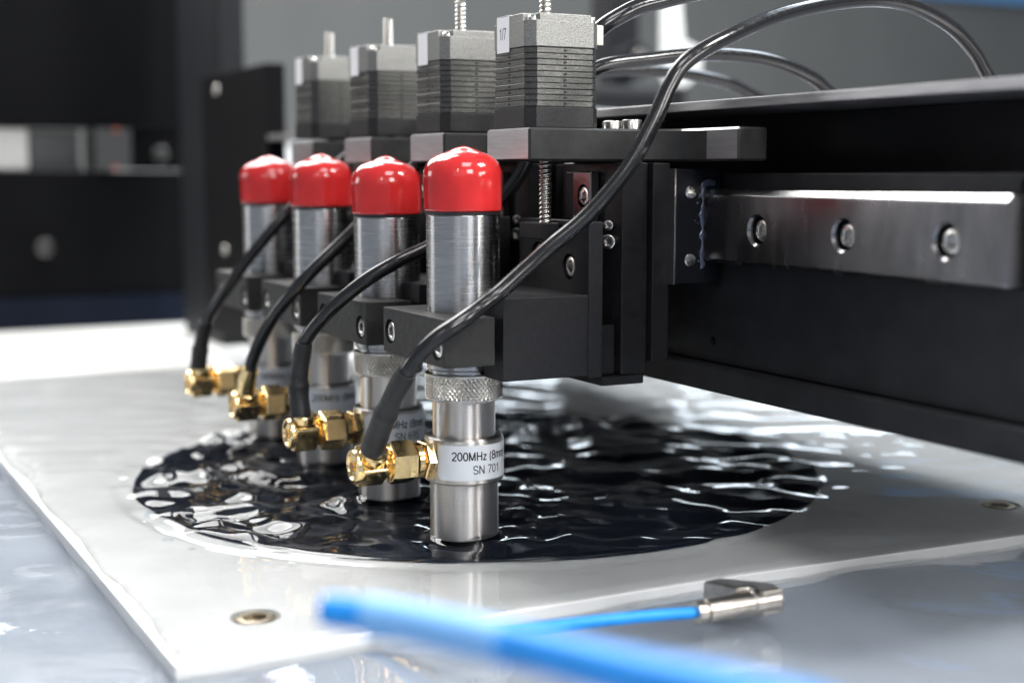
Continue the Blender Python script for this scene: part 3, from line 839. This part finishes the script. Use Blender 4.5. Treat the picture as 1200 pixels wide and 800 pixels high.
def make_transducer(serial, cap_seed, cap_drop=0.0):
    t = thing('ultrasonic_transducer', '', 'transducer', (0.5, 0, 0), 'ultrasonic transducers in a row')
    MB().lathe([(0, 0.35), (6.5, 0.35), (7.05, 0.6), (7.25, 1.0), (7.25, 12.5), (7.1, 12.7), (7.1, 12.9)], 96).build('probe_tip', M['steel_satin'], t)
    col = MB().lathe([(7.3, 12.75), (8.05, 12.8), (8.3, 13.1), (8.35, 13.4), (8.35, 21.6), (8.25, 22.0), (7.9, 22.3), (6.9, 22.35), (6.9, 22.2)], 96).build('collar', M['steel_satin'], t)
    lab = curved_label(8.36, VIEW + R(-40), VIEW + R(105), 13.9, 21.2, 0.9, 0.07).build('sticker', M['label'], t)
    wrap_text('200MHz (8mm)', 1.8, 8.46, VIEW + R(-17.5), 18.1, 'lettering', lab, 0.15)
    if serial: wrap_text('SN ' + serial, 1.8, 8.46, VIEW + R(12.5), 15.25, 'lettering', lab, 0.12)
    MB().lathe([(6.62, 22.3), (6.62, 30.0)], 96).build('neck', M['steel_satin'], t)
    # knurled ring: diamonds pressed into the rim
    b = MB(); tb = bmesh.new(); seg = 540; zr = [30.0, 30.15, 30.5] + [30.7 + 4.2 * k / 40 for k in range(41)] + [35.1, 35.45, 35.6]
    rings = []
    for z in zr:
        ring = []
        edge = 0.0 if 30.6 < z < 35.0 else 1.0
        for k in range(seg):
            a = 2 * math.pi * k / seg
            u = a * 54 / (2 * math.pi); v = (z - 30) / 1.2
            h = min(abs(((u + v) % 1) - 0.5), abs(((u - v) % 1) - 0.5)) * 2
            r = 8.2 - 0.28 + 0.30 * h if not edge else (8.12 if 30.1 < z < 35.5 else 7.9)
            ring.append(tb.verts.new((r * math.cos(a), r * math.sin(a), z)))
        rings.append(ring)
    for a, c in zip(rings[:-1], rings[1:]):
        for k in range(seg): tb.faces.new((a[k], a[(k + 1) % seg], c[(k + 1) % seg], c[k]))
    tb.faces.new(rings[-1]); tb.faces.new(list(reversed(rings[0])))
    bmesh.ops.recalc_face_normals(tb, faces=tb.faces[:]); b._add(tb)
    b.build('knurled_ring', M['knurl'], t, 20)
    MB().lathe([(7.3, 35.65), (7.3, 36.3), (7.68, 36.6), (7.68, 68.2 - cap_drop), (7.55, 68.4 - cap_drop)], 96).build('barrel', M['steel'], t)
    MB().lathe([(7.4, 68.3 - cap_drop), (7.75, 68.45 - cap_drop), (7.8, 69.0 - cap_drop), (7.4, 69.4 - cap_drop)], 96).build('seam_ring', M['rubber'], t)
    side = [(7.8, 69.05), (8.05, 69.22), (8.1, 69.6), (8.12, 70.6), (8.16, 72.5), (8.22, 74.5), (8.24, 76.0)]
    top = []
    for k in range(1, 25):
        a = math.pi / 2 * k / 24
        rr = 8.24 * math.cos(a) ** 0.58
        top.append((rr, 76.0 + 5.15 * math.sin(a) ** 0.95 + 1.5 * math.exp(-(rr / (2.6 + 0.25 * math.sin(cap_seed * 2))) ** 2)))
    top[-1] = (0, top[-1][1])
    sp = [Vector((r, h, 0)) for r, h in side + top]
    b = MB(); b.lathe([(p.x, p.y) for p in sp], 72)
    for v in b.bm.verts:
        f = (v.co.z - 69) / 14
        n = noise.noise(Vector((v.co.x * 0.12 + cap_seed * 9, v.co.y * 0.12, v.co.z * 0.15)))
        v.co.x *= 1 + 0.025 * n * f; v.co.y *= 1 + 0.025 * n * f
        v.co.z += 0.35 * n * f - cap_drop
        v.co.x += 0.35 * math.sin(cap_seed * 3) * f * f
    b.build('vinyl_cap', M['red'], t, 80)
    MB().lathe([(0, -7.9), (4.2, -7.95), (4.3, -8.3), (4.3, -9.6), (4.05, -9.9), (3.1, -9.95), (3.1, -12.3), (0, -12.3)], 6, (0, 0, 17.6), 'Y', Matrix.Identity(4)).build('socket_flange', M['gold'], t)
    return t

def make_coax(dx, lean, path, shrink, label, gold_sleeve=False):
    t = thing('coax_cable', label, 'cable', (dx + 0.5, -21.3, 17.6), 'coaxial cables plugged into the probes')
    o = Vector((dx + 0.5, -21.3, 17.6))
    rot = Matrix.Rotation(lean, 4, 'Y')
    nut = MB(); oy = 21.3
    nut.lathe([(3.6, -11.7 + oy), (4.45, -12.1 + oy), (4.62, -12.6 + oy), (4.62, -16.6 + oy), (4.4, -17.2 + oy), (3.6, -17.6 + oy)], 6, (0, 0, 0), 'Y', Matrix.Rotation(lean * 0.5 + 0.25, 4, 'Y'))
    nut.build('hex_nut', M['gold'], t)
    cl = MB(); cl.lathe([(3.55, -10.2 + oy), (3.75, -10.5 + oy), (3.75, -11.6 + oy), (3.3, -11.75 + oy)], 32, (0, 0, 0), 'Y')
    cl.build('coupling_ring', M['gold'], t)
    cl = MB(); cl.lathe([(3.3, -17.5 + oy), (3.45, -17.8 + oy), (2.6, -18.4 + oy), (2.6, -18.9 + oy), (3.3, -19.2 + oy)], 32, (0, 0, 0), 'Y')
    cl.build('coupling_neck', M['gold'], t)
    el = MB()
    pr = [(-3.5, 2.4), (3.5, 2.4), (3.8, 0.6), (3.1, -2.9), (2.0, -4.0), (-2.0, -4.0), (-3.1, -2.9), (-3.8, 0.6)]
    el.prism(pr, -2.6, 2.9, 0.35, Matrix.Rotation(R(90), 4, 'X') @ Matrix.Identity(4))
    el.lathe([(0, 2.6), (2.95, 2.6), (2.95, 4.2), (2.6, 4.5), (0, 4.5)], 32)
    elb = el.build('elbow', M['gold'], t)
    for v in elb.data.vertices: v.co = rot @ v.co
    ec = MB(); ec.lathe([(0, -3.9), (1.0, -3.9), (1.05, -3.55), (2.5, -3.55), (2.7, -3.95), (3.35, -3.9), (3.55, -3.5), (3.55, -2.8)], 32, (0, 0, 0), 'Y')
    ec.build('end_disc', M['gold'], t)
    sl = MB(); sl.cyl(0.95, -4.05, -3.7, (0, 0, 0), 'Y', 16); sl.build('centre_pin', M['gold_dark'], t)
    P = spline([Vector(p) - o for p in path], 10)
    # heat-shrink: runs from the elbow up the first stretch of the path
    base = Vector((rot @ Vector((0, 0, 3.6))))
    first = P[0]
    MB().tube(P, 1.6, 16).build('jacket', M['cable'], t, 60)
    if shrink:
        SP = spline([Vector(p) - o for p in shrink], 14); n = len(SP)
        rad = []
        for i in range(n):
            f = i / (n - 1)
            r = 2.4 if f < 0.40 else (2.4 - (f - 0.40) / 0.10 * 0.34 if f < 0.50 else 2.06)
            r += 0.025 * math.sin(i * 1.9) + 0.05 * math.sin(i * 0.37 + 1)
            if abs(f - 0.42) < 0.03: r += 0.12
            if f > 0.97: r = 1.95
            rad.append(r)
        MB().tube(SP, rad, 20).build('heat_shrink', M['shrink'], t, 60)
    if gold_sleeve:
        MB().tube([Vector(p) - o for p in gold_sleeve], [2.35, 2.3, 2.3, 2.1], 20).build('crimp_sleeve', M['gold'], t, 60)
    return t

# ---- four of everything
ORD = ['nearest', 'second', 'third', 'farthest']
frame0 = make_frame()
FRAME_LABELS = ['black stage frame under the motor whose sticker reads 1/7',
                'second black stage frame back along the row, behind the 1/7 motor',
                'third black stage frame, between the second and the farthest one',
                'farthest black stage frame, next to the gantry end plate']
frame0['label'] = FRAME_LABELS[0]
car0 = make_carriage()
CAR_LABELS = ['nearest black clamp carriage, round the SN 701 barrel, largest of the row',
              'second black clamp carriage from the front, round the SN 695 barrel',
              'blurred third black clamp carriage, above the plug with the bare gold sleeve',
              'farthest and smallest black clamp carriage beside the gantry end plate']
car0['label'] = CAR_LABELS[0]
mot0 = make_motor()
MOT_LABELS = ['largest ridged stepper motor with white sticker reading 1/7',
              'second stepper motor from the front, with dotted white sticker',
              'third stepper motor from the front, blurred, with white sticker',
              'farthest and smallest stepper motor, most blurred, at left of the row']
mot0['label'] = MOT_LABELS[0]
for i in range(1, 4):
    dx = UNITS[i]
    copy_thing(frame0, (1.25 + dx, 33, 60), FRAME_LABELS[i])
    copy_thing(car0, (1.25 + dx, 0, 35.5), CAR_LABELS[i])
    copy_thing(mot0, (1.2 + dx, 19, 86.15 + 0.25 * i), MOT_LABELS[i])
st0 = [ch for ch in mot0.children if ch.name.startswith('sticker')][0]
me = text_mesh('1/7', 2.3, 0.11)
bm = bmesh.new(); bm.from_mesh(me)
for v in bm.verts:
    v.co = Vector((-4.1 + v.co.x * 0.85, -8.65 - 0.165, 18.3 + v.co.y)) * S
bm.to_mesh(me); bm.free()
link('lettering', me, M['ink'], st0)

TR_LABELS = ['red-capped steel transducer with a clear SN 701 sticker, nearest',
             'red-capped steel transducer with the SN 695 sticker, behind the nearest',
             'blurred red-capped transducer third from the front, gold plug with bare crimp sleeve',
             'farthest red-capped transducer, most blurred, at the left end of the row']
for i, (ser, drp) in enumerate((('701', 0.0), ('695', 1.6), ('', 0.7), ('', 0.6))):
    tr = make_transducer(ser, i + 1, drp)
    tr.location.x += UNITS[i] * S
    tr['label'] = TR_LABELS[i]

CX1 = [(12, -22, 31.2), (18.6, -21.1, 38.4), (21.6, -19.2, 42.7), (23.6, -16, 46.2), (24.2, -11.5, 49.0), (23.2, -6.5, 51.8), (22.8, -2.2, 54.4), (24, 6.5, 61.7), (26.8, 14.2, 68.5), (30, 21.5, 77.7), (31, 26.6, 86.5), (31, 30.5, 94.0), (31, 34.4, 98.7), (30, 44.3, 103.7), (26, 62.2, 109.8), (22, 83.9, 114.1), (22, 98.5, 114.3), (22, 111.4, 110.5), (22, 119.5, 105.1), (22, 126, 98), (20, 136, 93.9), (10, 150, 93.9)]
make_coax(UNITS[0], R(40), CX1, [(3.6, -22, 21.3), (9.6, -22, 28.4), (14.7, -21.7, 34.2), (19.2, -20.9, 39.2)],
          'long black coax cable arching from the SN 701 transducer over the beam')
CX2 = [(-42.2, -22, 31), (-39.9, -21.3, 38), (-34.7, -18, 45), (-28.8, -12, 51.9), (-25.7, -5, 56.8), (-24.9, 3, 60.3), (-23.2, 13, 65.5), (-20.5, 19, 70.7), (-20, 24, 76.5), (-18, 27, 84), (-14, 31, 94), (-12, 39.6, 100.4), (-12, 53.2, 102.8), (-12, 69.9, 104.6), (-12, 87.3, 104), (-12, 100.4, 100.4), (-12, 108, 96), (-12, 118, 93.9), (-12, 150, 93)]
make_coax(UNITS[1], R(12), CX2, [(-40.4, -22, 20.9), (-41.6, -22, 27), (-40.9, -21.8, 33), (-39.6, -21.2, 38.5)],
          'black coax cable curving from the SN 695 transducer behind the nearest barrel')
CX3 = [(-80.9, -22, 25), (-79, -21, 31), (-72.2, -18, 41.2), (-65.3, -12, 51), (-62.8, -3, 60), (-62.2, 6, 68.5), (-58.8, 15, 78.6), (-58, 26, 88), (-59, 45, 98), (-60, 68.2, 103.4), (-60, 89.8, 104.3), (-60, 109.6, 102.1), (-60, 124.5, 97), (-60, 150, 93)]
make_coax(UNITS[2], R(30), CX3, None, 'blurred black coax cable with bare gold sleeve on the third transducer',
          gold_sleeve=[(-84.2, -22, 20), (-82.9, -22, 22.6), (-81.6, -22, 25), (-80.2, -21.6, 27.6)])
CX4 = [(-129.5, -22, 24), (-124.5, -21, 34.7), (-118, -17, 44.5), (-113.5, -10, 55.2), (-111, -2, 65), (-111, 8, 74), (-110, 20, 84), (-108, 40, 96), (-108, 80, 96), (-108, 130, 94)]
make_coax(UNITS[3], R(12), CX4, [(-129.9, -22, 21), (-128.6, -21.8, 26), (-126.5, -21.4, 31), (-124.3, -20.9, 35.3)],
          'farthest black coax cable, most blurred, at the left end of the row')

mc = thing('motor_cable', 'short black cable leaving the socket of the 1/7 motor', 'cable', (4.0, 30, 105.6))
MB().tube(spline([(0, -1.2, 0), (1.2, 1.0, 2.2), (2, 5, 4.6), (2, 9.3, 6.5), (2, 18, 8.8), (2, 31, 12.5), (0, 60, 24), (-6, 100, 60), (-10, 130, 110), (-12, 150, 170)], 10), 1.75, 16).build('jacket', M['cable'], mc, 60)
MB().box(-2.8, 3.0, -2.4, -0.2, -2.2, 2.0, 0.3).build('plug', M['ivory'], mc)

# ------------------------------------------------------------------ things behind the beam
br = thing('white_bracket', 'blurred bright white L-shaped bracket behind the beam', 'bracket', (-450, 355, TABLE_Z))
MB().prism([(-9, 144), (-4, 136), (6, 136), (15, 144), (16, 158), (5, 163), (3, 184), (8, 236), (-9, 236)], -4, 4, 0.8,
           Matrix.Rotation(R(62), 4, 'Z') @ Matrix.Rotation(R(90), 4, 'X')).build('bracket_plate', M['white'], br)
MB().box(-5, 5, -5, 5, 0.05, 135.7, 0.8).build('stand', M['void'], br)
pm = thing('black_motor', 'blurred black motor on a stand left of the white bracket', 'motor', (-470, 325, TABLE_Z))
MB().box(-11, 11, -11, 11, 146, 240, 2).build('motor_housing', M['void'], pm)
MB().lathe([(9, -14), (11, -12), (11, 12), (9, 14)], 32, (12, 0, 150), 'X').build('pulley', M['plastic'], pm)
MB().lathe([(4, 0), (4, 3), (0, 4)], 24, (27, 0, 152), 'X').build('pulley_hub', M['nickel'], pm)
MB().box(-8, 8, -8, 8, 0.05, 145.8, 1).build('stand', M['void'], pm)
bb = thing('control_box', 'low black box with grey lid behind the nearest motor', 'box', (-400, 280, TABLE_Z))
MB().box(-20, 20, -22, 26, 0.05, 126, 1).build('case', M['void'], bb)
MB().box(-20, 20, -22, 26, 126.1, 131, 1).build('lid', M['grey_block'], bb)
bp = slab_obj('window_pane', mat('pale_blue_panel', (0.10, 0.28, 0.55), 0.4), -745, -741, 800, 1100, 240, 275)
tag(bp, 'pale blue panel high on the rear wall at the right', 'panel')

# ------------------------------------------------------------------ foreground hoses
fit = thing('elbow_fitting', 'small nickel elbow fitting at the plate edge with thin blue hose', 'fitting', (67.5, 20, TABLE_Z + 8))
MB().lathe([(1.5, -7.4), (2.0, -7.2), (2.0, -5.6), (1.6, -5.4), (1.6, -5.0), (2.1, -4.8), (2.1, 4.6), (2.4, 5), (2.4, 10.2), (2.0, 10.8), (0, 10.8)], 28, (0, 0, 0), 'Y').build('fitting_body', M['nickel'], fit)
MB().prism([(2.0, 6.0), (1.8, 10.9), (-2.5, 11.2), (-9.5, 4.6), (-9.0, 0.6), (-2.2, 3.2), (-1.9, 6.0)], -2.3, 2.45, 0.7).build('elbow_arm', M['nickel'], fit)
hose = thing('thin_blue_hose', 'thin blue hose ending in the nickel elbow fitting', 'hose', (67.5, 13, TABLE_Z + 8))
MB().tube(spline([(0, 0.2, 0), (0, -8, 0.7), (-0.3, -20, 1.4), (-3.0, -33, 1.2), (-10, -42, 0.2), (-20, -47.5, -1.3), (-30, -51.5, -1.85), (-37, -54, -1.85)], 10), 1.05, 16).build('hose_wall', M['blue'], hose, 60)
big = thing('thick_blue_hose', 'thick out-of-focus blue hose with a pale painted highlight along its middle in the near foreground', 'hose', (150, -50, TABLE_Z))
o = Vector((150, -50, TABLE_Z))
BP = [(126.6, -76.2, 30.6), (131.7, -72.7, 30.8), (137.9, -69.6, 31.1), (150.6, -64.5, 31.8), (163.4, -61.2, 33.0), (175.6, -59.1, 34.6), (188.5, -57.5, 35.9), (204, -54, 35), (224, -42, 26), (244, -14, 8), (256, 24, -4.5), (262, 80, -5.5)]
SPL = spline([Vector(p) - o for p in BP], 10)
b = MB(); b.tube(SPL, [1.75 + 0.5 * min(1, k / 50) for k in range(len(SPL))], 24, caps=False)
b.tube(SPL[:8], 1.1, 24, caps=False)
t = bmesh.new()
d0 = (SPL[0] - SPL[1]).normalized(); u = d0.orthogonal().normalized(); w = d0.cross(u)
ro = [t.verts.new(SPL[0] + (u * math.cos(a) + w * math.sin(a)) * 1.75) for a in [2 * math.pi * k / 24 for k in range(24)]]
ri = [t.verts.new(SPL[0] + (u * math.cos(a) + w * math.sin(a)) * 1.1) for a in [2 * math.pi * k / 24 for k in range(24)]]
for k in range(24): t.faces.new((ro[k], ro[(k + 1) % 24], ri[(k + 1) % 24], ri[k]))
b._add(t)
b.build('hose_wall', M['blue'], big, 60)
MB().tube(SPL[9:29], 2.15, 24).build('highlight_sleeve', M['blue_highlight'], big, 60)  # pale sleeve stands for the highlight on the glossy hose
